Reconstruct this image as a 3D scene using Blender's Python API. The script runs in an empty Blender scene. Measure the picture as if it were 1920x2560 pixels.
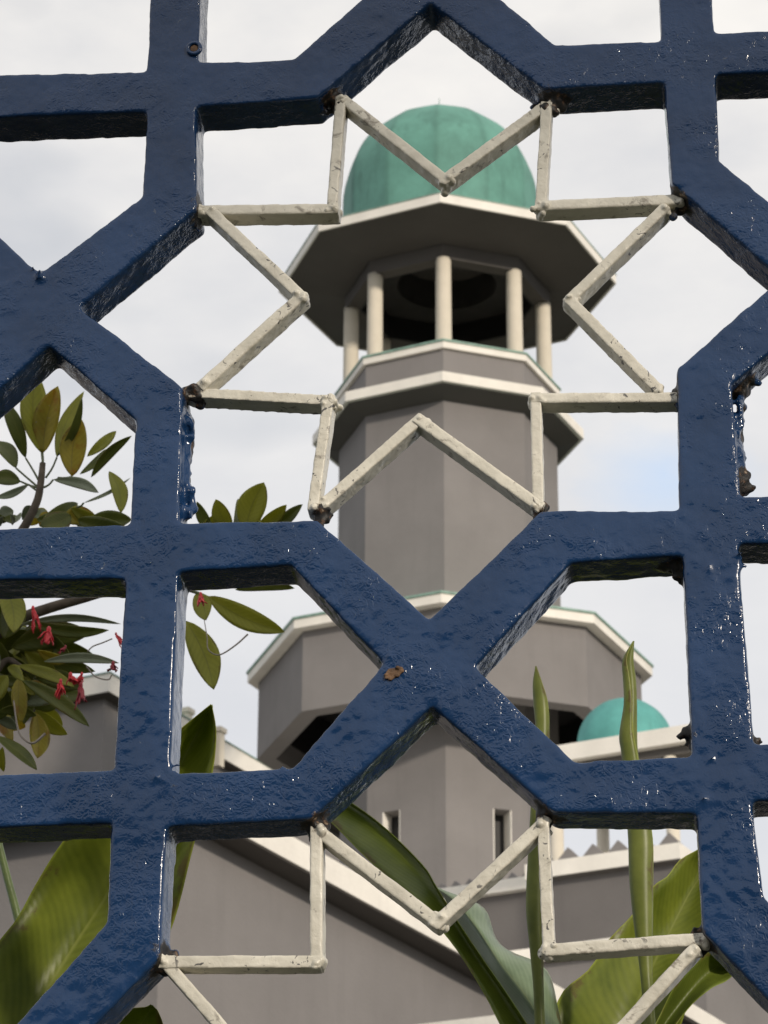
import bpy, bmesh, math, random
import numpy as np
from mathutils import Vector, Matrix
R = math.radians
rng = random.Random(7)
sc = bpy.context.scene
C = sc.collection

# ------------------------------------------------------------------ camera
Z0 = 2.90                                    # height of the upper star's centre above the ground
F = 7000.0                                   # focal length in pixels of a 1920 x 2560 frame
YAW, PITCH, ROLL = -0.1084, 0.4232, 0.0045
CAM = Vector((0.2116, -2.3213, Z0 - 1.2760))
_cy, _sy, _cp, _sp = math.cos(YAW), math.sin(YAW), math.cos(PITCH), math.sin(PITCH)
FWD = Vector((_sy * _cp, _cy * _cp, _sp))
_r0 = Vector((_cy, -_sy, 0)); _u0 = _r0.cross(FWD)
RIGHT = math.cos(ROLL) * _r0 + math.sin(ROLL) * _u0
UP = -math.sin(ROLL) * _r0 + math.cos(ROLL) * _u0
cd = bpy.data.cameras.new('camera'); cam = bpy.data.objects.new('camera', cd); C.objects.link(cam)
m = Matrix((RIGHT, UP, -FWD)).transposed().to_4x4(); m.translation = CAM
cam.matrix_world = m
cd.sensor_fit = 'HORIZONTAL'; cd.sensor_width = 24.0; cd.lens = 24.0 * F / 1920
cd.clip_start = 0.05; cd.clip_end = 3000
cd.dof.use_dof = True; cd.dof.focus_distance = 2.60; cd.dof.aperture_fstop = 29; cd.dof.aperture_blades = 0
sc.camera = cam
sc.cycles.use_denoising = True
sc.cycles.max_bounces = 8

def ray(x, y):
    return FWD + RIGHT * ((x - 960) / F) - UP * ((y - 1280) / F)
def at_y(x, y, Y):
    d = ray(x, y); return CAM + d * ((Y - CAM.y) / d.y)
def at_h(x, y, D):
    d = ray(x, y); return CAM + d * (D / math.hypot(d.x, d.y))
def proj(p):
    d = Vector(p) - CAM; z = d.dot(FWD)
    return 960 + F * d.dot(RIGHT) / z, 1280 - F * d.dot(UP) / z

# ------------------------------------------------------------------ light
SUN_EL, SUN_AZ = R(19), R(38)                # azimuth measured from behind the camera to its right
sv = Vector((math.sin(SUN_AZ) * math.cos(SUN_EL), -math.cos(SUN_AZ) * math.cos(SUN_EL), math.sin(SUN_EL)))
sl = bpy.data.lights.new('sun', 'SUN'); so = bpy.data.objects.new('sun', sl); C.objects.link(so)
sl.energy = 2.5; sl.angle = R(3.0); sl.color = (1.0, 0.89, 0.75)
so.rotation_euler = (-sv).to_track_quat('-Z', 'Y').to_euler(); so.location = (4, -8, 9)
w = bpy.data.worlds.new("World"); sc.world = w; w.use_nodes = True
nt = w.node_tree; N = nt.nodes; Lk = nt.links
for n in list(N): N.remove(n)
def nd(t, **k):
    n = N.new(t)
    for a, b in k.items(): setattr(n, a, b)
    return n
out = nd('ShaderNodeOutputWorld'); bg = nd('ShaderNodeBackground'); bg.inputs['Strength'].default_value = 0.10
sky = nd('ShaderNodeTexSky', sky_type='NISHITA'); sky.sun_disc = False
sky.sun_elevation = SUN_EL; sky.sun_rotation = math.atan2(sv.x, sv.y)
tc = nd('ShaderNodeTexCoord'); mp = nd('ShaderNodeMapping'); mp.inputs['Scale'].default_value = (1, 1, 2.2)
n1 = nd('ShaderNodeTexNoise'); n1.inputs['Scale'].default_value = 9; n1.inputs['Detail'].default_value = 6; n1.inputs['Roughness'].default_value = .55
n2 = nd('ShaderNodeTexNoise'); n2.inputs['Scale'].default_value = 5.0; n2.inputs['Detail'].default_value = 3
Lk.new(tc.outputs['Generated'], mp.inputs['Vector']); Lk.new(mp.outputs[0], n1.inputs['Vector']); Lk.new(mp.outputs[0], n2.inputs['Vector'])
cr = nd('ShaderNodeValToRGB')
e = cr.color_ramp.elements
e[0].position = .30; e[0].color = (7.2, 7.22, 7.4, 1); e[1].position = .68; e[1].color = (9.6, 9.3, 8.9, 1)
Lk.new(n1.outputs[0], cr.inputs[0])
sep = nd('ShaderNodeSeparateXYZ'); Lk.new(tc.outputs['Generated'], sep.inputs[0])
lowm = nd('ShaderNodeMapRange'); lowm.inputs[1].default_value = .56; lowm.inputs[2].default_value = .30; lowm.inputs[3].default_value = 0.; lowm.inputs[4].default_value = .75
Lk.new(sep.outputs[2], lowm.inputs[0])
lowx = nd('ShaderNodeMix', data_type='RGBA'); lowx.inputs['B'].default_value = (7.15, 7.4, 7.95, 1)
Lk.new(lowm.outputs[0], lowx.inputs['Factor']); Lk.new(cr.outputs[0], lowx.inputs['A'])
gapd = nd('ShaderNodeVectorMath', operation='DISTANCE'); gapd.inputs[1].default_value = tuple(ray(1660, 1190).normalized())
Lk.new(tc.outputs['Generated'], gapd.inputs[0])
gaps = nd('ShaderNodeMath', operation='ADD'); Lk.new(gapd.outputs['Value'], gaps.inputs[0])
gapn = nd('ShaderNodeMath', operation='MULTIPLY'); gapn.inputs[1].default_value = .09; Lk.new(n1.outputs[0], gapn.inputs[0]); Lk.new(gapn.outputs[0], gaps.inputs[1])
gapf = nd('ShaderNodeMapRange'); gapf.inputs[1].default_value = .030; gapf.inputs[2].default_value = .075; gapf.inputs[3].default_value = .85; gapf.inputs[4].default_value = 0.
Lk.new(gaps.outputs[0], gapf.inputs[0])
gapx = nd('ShaderNodeMix', data_type='RGBA'); gapx.inputs['B'].default_value = (5.6, 7.4, 10.0, 1)
Lk.new(gapf.outputs[0], gapx.inputs['Factor']); Lk.new(lowx.outputs['Result'], gapx.inputs['A'])
mr = nd('ShaderNodeMapRange'); mr.inputs[1].default_value = .30; mr.inputs[2].default_value = .46; mr.inputs[3].default_value = .45; mr.inputs[4].default_value = 1.0
Lk.new(n2.outputs[0], mr.inputs[0])
mx = nd('ShaderNodeMix', data_type='RGBA')
Lk.new(mr.outputs[0], mx.inputs['Factor']); Lk.new(sky.outputs[0], mx.inputs['A']); Lk.new(gapx.outputs['Result'], mx.inputs['B'])
Lk.new(mx.outputs['Result'], bg.inputs['Color']); Lk.new(bg.outputs[0], out.inputs['Surface'])
sc.view_settings.view_transform = 'Standard'; sc.view_settings.look = 'None'
sc.view_settings.exposure = 0.0; sc.view_settings.gamma = 1.0; sc.view_settings.use_curve_mapping = False

# ------------------------------------------------------------------ materials
class Mat:
    def __init__(s, name):
        s.m = bpy.data.materials.new(name); s.m.use_nodes = True
        s.t = s.m.node_tree; s.n = s.t.nodes; s.l = s.t.links
        s.b = s.n['Principled BSDF']; s.out = s.n['Material Output']
        s.tc = s.n.new('ShaderNodeTexCoord')
    def noise(s, scale, detail=4, rough=.55, vec=None, coord='Object', stretch=None, dist=0):
        n = s.n.new('ShaderNodeTexNoise'); n.inputs['Scale'].default_value = scale
        n.inputs['Detail'].default_value = detail; n.inputs['Roughness'].default_value = rough
        n.inputs['Distortion'].default_value = dist
        v = vec or s.tc.outputs[coord]
        if stretch:
            mp = s.n.new('ShaderNodeMapping'); mp.inputs['Scale'].default_value = stretch; s.l.new(v, mp.inputs[0]); v = mp.outputs[0]
        s.l.new(v, n.inputs['Vector']); return n.outputs[0]
    def ramp(s, fac, stops):
        r = s.n.new('ShaderNodeValToRGB'); e = r.color_ramp.elements
        while len(e) < len(stops): e.new(.5)
        for el, (p, c) in zip(e, stops):
            el.position = p; el.color = (*c, 1) if len(c) == 3 else c
        s.l.new(fac, r.inputs[0]); return r.outputs[0]
    def step(s, fac, a, b, lo=0., hi=1.):
        r = s.n.new('ShaderNodeMapRange'); r.interpolation_type = 'SMOOTHSTEP'
        for i, v in enumerate((a, b, lo, hi)): r.inputs[i + 1].default_value = v
        s.l.new(fac, r.inputs[0]); return r.outputs[0]
    def math(s, op, a, b=None):
        r = s.n.new('ShaderNodeMath'); r.operation = op
        for i, v in enumerate((a, b)):
            if v is None: continue
            if isinstance(v, (int, float)): r.inputs[i].default_value = v
            else: s.l.new(v, r.inputs[i])
        return r.outputs[0]
    def mix(s, fac, a, b):
        x = s.n.new('ShaderNodeMix'); x.data_type = 'RGBA'
        for k, v in (('Factor', fac), ('A', a), ('B', b)):
            if isinstance(v, (int, float)): x.inputs[k].default_value = v
            elif isinstance(v, tuple): x.inputs[k].default_value = (*v, 1)
            else: s.l.new(v, x.inputs[k])
        return x.outputs['Result']
    def attr(s, name):
        a = s.n.new('ShaderNodeAttribute'); a.attribute_name = name; return a.outputs['Fac']
    def bump(s, h, strength, dist, prev=None):
        b = s.n.new('ShaderNodeBump'); b.inputs['Strength'].default_value = strength; b.inputs['Distance'].default_value = dist
        s.l.new(h, b.inputs['Height'])
        if prev: s.l.new(prev, b.inputs['Normal'])
        return b.outputs[0]
    def set(s, color=None, rough=None, normal=None, **k):
        for key, v in (('Base Color', color), ('Roughness', rough), ('Normal', normal), *k.items()):
            if v is None: continue
            if isinstance(v, tuple): s.b.inputs[key].default_value = (*v, 1)
            elif isinstance(v, (int, float)): s.b.inputs[key].default_value = v
            else: s.l.new(v, s.b.inputs[key])
        return s.m

def blue_paint():
    M = Mat('blue_gloss_paint')
    big = M.noise(9, 3); col = M.ramp(big, [(.3, (.0062, .027, .080)), (.7, (.0110, .043, .124))])
    wl = M.attr('weld'); g = M.noise(70, 6, .7); g2 = M.noise(170, 3)
    wear = M.step(M.math('ADD', wl, M.math('MULTIPLY', g, .8)), .92, 1.02)
    rust = M.ramp(g2, [(.40, (.006, .006, .006)), (.55, (.016, .012, .009)), (.62, (.075, .034, .014)), (.74, (.30, .25, .18))])
    c2 = M.mix(wear, col, rust)
    nick = M.step(M.noise(95, 3, .5, dist=.6), .735, .755)
    c3 = M.mix(M.math('MULTIPLY', nick, .5), c2, (.10, .12, .15))
    rg = M.math('ADD', M.step(M.noise(18, 4), .35, .65, .10, .22), M.math('MULTIPLY', wear, .4))
    zone = M.step(M.noise(11, 4, .6), .42, .62, .14, 1.0)
    brush = M.step(M.noise(60, 3, .55, stretch=(1, 1, .12)), .45, .62)
    b1 = M.bump(M.noise(45, 2, .5, dist=.4), .30, .004)
    b2 = M.bump(M.math('MULTIPLY', M.noise(150, 1, .4, dist=2.2), zone), .42, .0024, b1)
    b2 = M.bump(brush, .10, .0008, b2)
    b4 = M.bump(M.math('MULTIPLY', M.step(M.noise(105, 2, .45, dist=2.6), .60, .68), zone), .18, .0010, b2)
    b3 = M.bump(wear, .35, .001, b4)
    return M.set(c3, rg, b3, **{'Specular IOR Level': .5})
def cream_paint():
    M = Mat('cream_enamel')
    col = M.ramp(M.noise(30, 4), [(.3, (.55, .52, .435)), (.7, (.72, .685, .585))])
    st = M.step(M.noise(45, 6, .7, stretch=(1, 1, 1), dist=.8), .565, .68)
    col = M.mix(M.math('MULTIPLY', st, .75), col, (.17, .145, .115))
    ch = M.math('MULTIPLY', M.step(M.noise(110, 4, .6, dist=1.0), .62, .65), M.step(M.noise(17, 3), .46, .56))
    col = M.mix(ch, col, (.10, .095, .09))
    wl = M.attr('weld'); w_ = M.step(M.math('ADD', M.math('MULTIPLY', wl, .7), M.math('MULTIPLY', M.noise(90, 5, .7), .8)), .88, 1.0)
    dirt = M.ramp(M.noise(70, 3), [(.42, (.016, .013, .011)), (.6, (.10, .05, .02)), (.7, (.34, .17, .05))])
    col = M.mix(w_, col, dirt)
    b = M.bump(M.noise(120, 4, .6), .5, .002); b = M.bump(M.noise(400, 3), .3, .0006, b)
    return M.set(col, M.step(M.noise(40), .3, .7, .28, .48), b)
def stucco(name, base, var=.09, scale=1.2, rough=.85, streak=True, bumpd=.006):
    M = Mat(name)
    lo = tuple(c * (1 - var) for c in base); hi = tuple(c * (1 + var) for c in base)
    col = M.ramp(M.noise(scale, 6, .6), [(.3, lo), (.7, hi)])
    if streak:
        s_ = M.step(M.noise(1.4, 5, .65, stretch=(3.5, 3.5, .30)), .52, .75)
        col = M.mix(M.math('MULTIPLY', s_, .14), col, tuple(c * .55 for c in base))
    b = M.bump(M.noise(45, 4), .4, bumpd); b = M.bump(M.noise(3.0, 3), .25, .02, b)
    return M.set(col, rough, b, **{'Specular IOR Level': .3})
def dome_mat(name, c, streaky=.35, seam=False):
    M = Mat(name)
    col = M.ramp(M.noise(2.2, 6, .65), [(.3, tuple(v * .78 for v in c)), (.7, tuple(v * 1.18 for v in c))])
    s_ = M.step(M.noise(3.2, 5, .7, stretch=(2.2, 2.2, .5)), .50, .72)
    col = M.mix(M.math('MULTIPLY', s_, streaky), col, tuple(v * .42 for v in c))
    if seam:
        sm = M.math('MULTIPLY', M.attr('seam'), M.step(M.noise(1.6, 5, .7), .30, .62, .08, .45)); col = M.mix(sm, col, tuple(v * .40 for v in c))
    return M.set(col, .68, M.bump(M.noise(30, 3), .2, .004), **{'Specular IOR Level': .3})
def leaf_mat(name, dark, light, rib=(.25, .26, .05), under=None, blotch=0., trans=.35, veins=26, ribw=.05, rough=.38, tc=(.20, .24, .02)):
    M = Mat(name)
    uvn = M.n.new('ShaderNodeUVMap'); uvn.uv_map = 'UVMap'
    sx = M.n.new('ShaderNodeSeparateXYZ'); M.l.new(uvn.outputs[0], sx.inputs[0])
    U, V = sx.outputs[0], sx.outputs[1]
    au = M.math('ABSOLUTE', U)
    col = M.ramp(M.noise(22, 5, .6), [(.3, dark), (.72, light)])
    ph = M.math('MULTIPLY', M.math('SUBTRACT', V, M.math('ADD', M.math('MULTIPLY', au, .22), M.math('MULTIPLY', M.noise(7, 3), .09))), veins * 6.283)
    vein = M.math('MULTIPLY', M.math('ADD', M.math('SINE', ph), 1.0), .5)
    col = M.mix(M.math('MULTIPLY', vein, .13), col, tuple(min(1, v * 1.55) for v in light))
    if blotch:
        g = M.step(M.noise(38, 5, .65), .60 - .2 * blotch, .68)
        col = M.mix(M.math('MULTIPLY', g, .85), col, (.40, .17, .03))
        sp = M.step(M.noise(150, 2), .70, .74); col = M.mix(M.math('MULTIPLY', sp, .7), col, (.40, .38, .26))
    rm = M.step(au, 0.0, ribw, 1., 0.); col = M.mix(rm, col, rib)
    br = M.step(M.math('ADD', M.math('MULTIPLY', au, .55), M.math('MULTIPLY', M.noise(26, 5, .7), .8)), .90, .97); col = M.mix(M.math('MULTIPLY', br, .7), col, (.16, .10, .035))
    ed = M.step(au, .955, 1.0, 0., .55); col = M.mix(ed, col, tuple(min(1, v * 2.3) for v in light))
    if under:
        geo = M.n.new('ShaderNodeNewGeometry'); col = M.mix(geo.outputs['Backfacing'], col, M.mix(M.math('MULTIPLY', vein, .5), under, tuple(v * .7 for v in under)))
    b = M.bump(vein, .10, .0012); b = M.bump(M.noise(120, 3), .2, .0006, b)
    M.set(col, rough, b, **{'Specular IOR Level': .45})
    tr = M.n.new('ShaderNodeBsdfTranslucent'); M.l.new(M.mix(.5, col, tc), tr.inputs[0])
    ms = M.n.new('ShaderNodeMixShader'); ms.inputs[0].default_value = trans
    M.l.new(M.b.outputs[0], ms.inputs[1]); M.l.new(tr.outputs[0], ms.inputs[2]); M.l.new(ms.outputs[0], M.out.inputs[0])
    return M.m
def plain(name, c, rough=.6, scale=20, var=.25):
    M = Mat(name)
    col = M.ramp(M.noise(scale, 5), [(.3, tuple(v * (1 - var) for v in c)), (.7, tuple(v * (1 + var) for v in c))])
    return M.set(col, rough, M.bump(M.noise(scale * 6, 3), .3, .002))
BLUE = blue_paint(); CREAM = cream_paint()
GREY = stucco('grey_render', (.222, .209, .203))
SOFF = stucco('shaded_soffit', (.115, .106, .098), streak=False)  # darker grey than the walls: underside shade put into the colour
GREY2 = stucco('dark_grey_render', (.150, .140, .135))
WHITE = stucco('cream_trim_paint', (.82, .785, .715), var=.08, scale=2.5)
COLM = stucco('cream_column_paint', (.70, .64, .53), var=.07, scale=3)
GREEN = dome_mat('green_dome_paint', (.125, .300, .245), seam=True)
AQUA = dome_mat('aqua_dome_paint', (.105, .345, .32), .3)
GTRIM = plain('green_trim_paint', (.22, .35, .29))
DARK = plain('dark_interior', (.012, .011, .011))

# ------------------------------------------------------------------ object helpers
def link(name, me, mat=None, parent=None, smooth=False):
    o = bpy.data.objects.new(name, me); C.objects.link(o)
    if mat:
        for mm in (mat if isinstance(mat, (list, tuple)) else [mat]): me.materials.append(mm)
    if parent: o.parent = parent
    if smooth: me.polygons.foreach_set('use_smooth', [True] * len(me.polygons))
    return o
def obj(name, bm, mat=None, parent=None, smooth=False):
    bmesh.ops.recalc_face_normals(bm, faces=bm.faces)
    me = bpy.data.meshes.new(name); bm.to_mesh(me); bm.free()
    return link(name, me, mat, parent, smooth)
def tag(o, label=None, cat=None, group=None, kind=None):
    for k, v in (('label', label), ('category', cat), ('group', group), ('kind', kind)):
        if v: o[k] = v
    return o
def thing(name, label, cat, loc=(0, 0, 0), group=None, rot=(0, 0, 0)):
    o = bpy.data.objects.new(name, None); C.objects.link(o); o.location = loc; o.rotation_euler = rot
    o.empty_display_size = .2
    return tag(o, label, cat, group)
def baked(o, mods):
    """apply modifiers given as (type, dict) to a mesh object"""
    for t, kw in mods:
        md = o.modifiers.new(t.lower(), t)
        for k, v in kw.items(): setattr(md, k, v)
    dg = bpy.context.evaluated_depsgraph_get(); dg.update()
    me = bpy.data.meshes.new_from_object(o.evaluated_get(dg), preserve_all_data_layers=True, depsgraph=dg)
    old = o.data; o.modifiers.clear(); o.data = me; bpy.data.meshes.remove(old)
    return o
def clouds(name, size, depth=2):
    t = bpy.data.textures.new(name, 'CLOUDS'); t.noise_scale = size; t.noise_depth = depth; return t
def box_bm(bm, M, sx, sy, sz):
    r = bmesh.ops.create_cube(bm, size=1.0, matrix=M @ Matrix.Diagonal((sx, sy, sz, 1)))
    return r['verts']
def blob(bm, p, r, sq=(1, 1, 1)):
    bmesh.ops.create_icosphere(bm, subdivisions=2, radius=r, matrix=Matrix.Translation(p) @ Matrix.Diagonal((*sq, 1)))

# ------------------------------------------------------------------ ground
bm = bmesh.new(); bmesh.ops.create_grid(bm, x_segments=2, y_segments=2, size=900)
M = Mat('garden_ground')
gm = M.set(M.ramp(M.noise(1.5, 6), [(.3, (.018, .024, .010)), (.7, (.045, .044, .030))]), .95, M.bump(M.noise(20, 4), .5, .03))
tag(obj('ground', bm, gm), kind='structure')

# ------------------------------------------------------------------ the lattice fence
AX, AZ, PX, QZ, SL, HW = .3666, .3698, .1113, .1202, 1.0, .0252   # lattice pitch and bar half width
DEP = .050
def isect(a, b):
    (P, d), (Q, e_) = a, b
    A = np.array([[d[0], -e_[0]], [d[1], -e_[1]]]); t = np.linalg.solve(A, np.array(Q) - np.array(P))
    return (P[0] + t[0] * d[0], P[1] + t[0] * d[1])
def VL(x, o): return ((x + o * HW, 0.), (0., 1.))
def HL(z, o): return ((0., z + o * HW), (1., 0.))
def DL(X, sg, o):
    h = math.hypot(1, SL); n = (-sg * SL / h, 1 / h)
    return ((X[0] + o * HW * n[0], X[1] + o * HW * n[1]), (1 / h, sg * SL / h))
def star_hole(cx, cz):
    T, B, L, Rr = (cx, cz + AZ), (cx, cz - AZ), (cx - AX, cz), (cx + AX, cz)
    vl, vr, ht, hb = cx - AX + PX, cx + AX - PX, cz + AZ - QZ, cz - AZ + QZ
    I = isect
    return [I(DL(T, 1, -1), DL(T, -1, -1)), I(HL(ht, -1), DL(T, -1, -1)), I(VL(vr, -1), HL(ht, -1)), I(VL(vr, -1), DL(Rr, -1, -1)),
            I(DL(Rr, -1, -1), DL(Rr, 1, 1)), I(VL(vr, -1), DL(Rr, 1, 1)), I(VL(vr, -1), HL(hb, 1)), I(HL(hb, 1), DL(B, 1, 1)),
            I(DL(B, 1, 1), DL(B, -1, 1)), I(HL(hb, 1), DL(B, -1, 1)), I(VL(vl, 1), HL(hb, 1)), I(VL(vl, 1), DL(L, -1, 1)),
            I(DL(L, -1, 1), DL(L, 1, -1)), I(VL(vl, 1), DL(L, 1, -1)), I(VL(vl, 1), HL(ht, -1)), I(HL(ht, -1), DL(T, 1, -1))]
def square_hole(cx, cz):
    a, b = PX - HW, QZ - HW
    return [(cx - a, cz - b), (cx + a, cz - b), (cx + a, cz + b), (cx - a, cz + b)]
def arm_hole(cx, cz, di):
    # house-shaped opening between a hash and the crossing at (cx,cz); di = direction from the crossing towards the hash
    I = isect; X = (cx, cz)
    if di in 'UD':
        s = 1 if di == 'U' else -1
        zb = cz + s * (AZ - QZ)
        return [I(DL(X, 1, s), DL(X, -1, s)), I(VL(cx + PX, -1), DL(X, s, s)), I(VL(cx + PX, -1), HL(zb, -s)),
                I(VL(cx - PX, 1), HL(zb, -s)), I(VL(cx - PX, 1), DL(X, -s, s))]
    s = 1 if di == 'R' else -1
    xb = cx + s * (AX - PX)
    return [I(DL(X, s, -1), DL(X, -s, 1)), I(DL(X, s, -1), HL(cz + QZ, -1)), I(VL(xb, -s), HL(cz + QZ, -1)),
            I(VL(xb, -s), HL(cz - QZ, 1)), I(DL(X, -s, 1), HL(cz - QZ, 1))]
def px(x, y): p = at_y(x, y, 0); return (p.x, p.z - Z0)
# corners as they really are on this hand-welded panel
MEAS = [(366,178),(368,277),(738,145),(790,246),(354,492),(492,521),(98,683),(197,767),(1076,6),(1359,223),(1388,110),(1652,101),
 (1660,205),(1785,81),(1788,185),(1678,457),(1799,399),(122,862),(457,966),(339,1050),(324,1310),(312,1446),(446,1307),(446,1429),
 (793,1298),(726,1411),(1073,1547),(1186,1666),(1353,1275),(1426,1406),(1692,922),(1698,1275),(1706,1388),(1828,960),(1852,1240),
 (1845,1359),(284,1923),(278,2056),(425,1933),(417,2065),(266,2305),(399,2394),(778,2047),(732,1920),(1079,1764),(960,1655),
 (1437,1903),(1382,2030),(1730,1891),(1741,2033),(1756,2328),(1880,2001),(1886,1859),(489,266),(495,155),(1909,2238),(-30,775)]
MEAS = [px(*q) for q in MEAS]
def snapped(poly):
    out_ = []
    for p in poly:
        best = min(MEAS, key=lambda q_: math.dist(p, q_))
        out_.append(best if math.dist(p, best) < .026 else p)
    return out_
holes = {}
for i in range(-4, 5):
    for j in range(-6, 4):
        cx, cz = i * AX, j * AZ
        if i % 2 == 0 and j % 2 == 0: holes[(i, j, 's')] = star_hole(cx, cz)
        elif i % 2 and j % 2: holes[(i, j, 'q')] = square_hole(cx, cz)
        elif i % 2: # crossing left/right of stars: hashes above and below
            holes[(i, j, 'U')] = arm_hole(cx, cz, 'U'); holes[(i, j, 'D')] = arm_hole(cx, cz, 'D')
        else:
            holes[(i, j, 'L')] = arm_hole(cx, cz, 'L'); holes[(i, j, 'R')] = arm_hole(cx, cz, 'R')
def clip(poly, x0, x1, z0, z1):
    def cut(ps, ax_, v, keep_less):
        res = []
        for k in range(len(ps)):
            a, b = ps[k - 1], ps[k]
            ia = (a[ax_] <= v) == keep_less; ib = (b[ax_] <= v) == keep_less
            if ia != ib:
                t = (v - a[ax_]) / (b[ax_] - a[ax_]); res.append((a[0] + t * (b[0] - a[0]), a[1] + t * (b[1] - a[1])))
            if ib: res.append(b)
        return res
    for ax_, v, kl in ((0, x0, False), (0, x1, True), (1, z0, False), (1, z1, True)):
        poly = cut(poly, ax_, v, kl)
        if len(poly) < 3: return None
    return poly
def saw(me, x0, x1, z0, z1):
    bm = bmesh.new(); bm.from_mesh(me)
    for co, no in (((x0, 0, 0), (-1, 0, 0)), ((x1, 0, 0), (1, 0, 0)), ((0, 0, z0), (0, 0, -1)), ((0, 0, z1), (0, 0, 1))):
        bmesh.ops.bisect_plane(bm, geom=bm.verts[:] + bm.edges[:] + bm.faces[:], plane_co=co, plane_no=no, clear_outer=True, dist=1e-6)
    bm.to_mesh(me); bm.free(); return me
def panel_mesh(x0, x1, z0, z1, snap):
    """flat plate with the openings cut out, made thick; openings running over the plate's edge leave the bars cut there"""
    cu = bpy.data.curves.new('plate', 'CURVE'); cu.dimensions = '2D'; cu.fill_mode = 'BOTH'; cu.extrude = DEP / 2
    def spl(ps):
        s = cu.splines.new('POLY'); s.points.add(len(ps) - 1); s.use_cyclic_u = True
        for q_, p in zip(s.points, ps): q_.co = (p[0], p[1], 0, 1)
    spl([(x0, z0), (x1, z0), (x1, z1), (x0, z1)])
    m_ = .006
    for k, h in holes.items():
        ps = snapped(h) if snap else h
        c = clip(ps, x0 + m_, x1 - m_, z0 + m_, z1 - m_)
        if c: spl(c)
    o = bpy.data.objects.new('plate', cu); C.objects.link(o)
    dg = bpy.context.evaluated_depsgraph_get(); dg.update()
    me = bpy.data.meshes.new_from_object(o.evaluated_get(dg))
    C.objects.unlink(o); bpy.data.objects.remove(o)
    # curve XY plane -> fence XZ plane, front face at y=0, back at y=DEP
    me.transform(Matrix(((1, 0, 0, 0), (0, 0, -1, DEP / 2), (0, 1, 0, 0), (0, 0, 0, 1))))
    return me
fence = thing('lattice_fence', 'glossy dark blue steel lattice fence with cream star bars welded into its openings', 'fence', (0, 0, Z0))
PX0, PX1, PZ0, PZ1 = -1.62 * AX, 1.50 * AX, -1.93 * AZ, 1.32 * AZ
me = panel_mesh(PX0 - .03, PX1 + .03, PZ0 - .03, PZ1 + .03, True)
bm = bmesh.new(); bm.from_mesh(me); bpy.data.meshes.remove(me)
bmesh.ops.triangulate(bm, faces=bm.faces)
bmesh.ops.remove_doubles(bm, verts=bm.verts, dist=1e-5)
# welds: lumps of bead, runs and drips where the bars meet (source pixel, depth behind the front face, size)
def fp(x, y, Y): p = at_y(x, y, Y); return Vector((p.x, p.y, p.z - Z0))
joints = []
def weld(x, y, Y=.02, n=5, r=.006, spread=.010):
    p = fp(x, y, Y)
    if Y >= .015: joints.append((p, .040))
    for k in range(n * 4):
        q_ = p + Vector((rng.gauss(0, spread * .62), rng.uniform(-.6, 1) * spread, rng.gauss(0, spread * .62)))
        blob(bm, q_, r * rng.uniform(.25, .72), (rng.uniform(.7, 1.3), 1, rng.uniform(.7, 1.4)))
for a in [(845,262,.02,7,.007,.010),(1380,262,.02,9,.007,.012),(1700,500,.02,9,.008,.011),(500,530,.02,6,.006,.008),(492,985,.018,9,.008,.010),
          (1700,985,.02,6,.007,.008),(805,1285,.018,6,.006,.007),(1352,1275,.018,6,.006,.007),(795,2070,.018,7,.006,.008),(1362,2040,.02,8,.006,.009),
          (402,2400,.02,9,.008,.010),(1745,2360,.02,9,.006,.007),(1700,1412,.022,12,.008,.012),(1722,1838,.02,8,.006,.007),(1850,960,.03,10,.009,.014),
          (1856,1215,.02,9,.007,.011),(1880,1850,.02,6,.006,.008),(425,1945,.004,5,.004,.009),(960,1660,.004,5,.004,.008),(430,2000,.02,6,.005,.009),
          (1845,1420,.0,5,.0035,.012),(1780,1960,.0,6,.003,.016),(1740,1420,.0,5,.003,.012),(100,690,.0,5,.004,.010),(110,860,.02,6,.006,.009)]:
    weld(*a)
for k in range(180):                      # run of thick paint down the right bar's edge and the left bar's edge
    blob(bm, fp(1842 + abs(rng.gauss(0, 7)) + 4 * math.sin(k * .06), 990 + k * 1.35, rng.uniform(.015, .04)), rng.uniform(.0014, .0036), (1, 1.2, 1.6))
for k in range(170):
    blob(bm, fp(466 + abs(rng.gauss(0, 7)) + 4 * math.sin(k * .05), 1040 + k * 1.5, rng.uniform(.015, .04)), rng.uniform(.0014, .0032), (1, 1.2, 1.8))
for x, y in [(1830,2150),(1842,2190),(1838,1790)]: blob(bm, fp(x + 10, y, .02), .006, (1, 1, 2.5))
for x0_, y0_, x1_, y1_ in [(1240,2042,1720,2044),(520,2072,760,2066),(560,2440,760,2200)]:
    pass
for k in range(70):                       # paint pimples on the front faces
    x, y = rng.uniform(0, 1920), rng.uniform(1250, 2560)
    blob(bm, fp(x, y, .0005), rng.uniform(.0012, .0026))
# keep only the pimples that touch steel: those floating in an opening are dropped by the island test below
fo = obj('lattice_frame', bm, BLUE, fence)
baked(fo, [('REMESH', dict(mode='VOXEL', voxel_size=.0020, use_smooth_shade=True)),
           ('SMOOTH', dict(factor=.5, iterations=13)),
           ('DISPLACE', dict(texture=clouds('paint_sag', .035), strength=.0022, mid_level=.5)),
           ('DISPLACE', dict(texture=clouds('paint_ripple', .009, 1), strength=.0009, mid_level=.5))])
bm = bmesh.new(); bm.from_mesh(fo.data); bm.verts.ensure_lookup_table()
seen = set(); isl = []
for v in bm.verts:
    if v.index in seen: continue
    st = [v]; seen.add(v.index); comp = []
    while st:
        a = st.pop(); comp.append(a)
        for e_ in a.link_edges:
            b = e_.other_vert(a)
            if b.index not in seen: seen.add(b.index); st.append(b)
    isl.append(comp)
isl.sort(key=len, reverse=True)
bmesh.ops.delete(bm, geom=[v for c in isl[1:] for v in c], context='VERTS')
bm.to_mesh(fo.data); bm.free()
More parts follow.
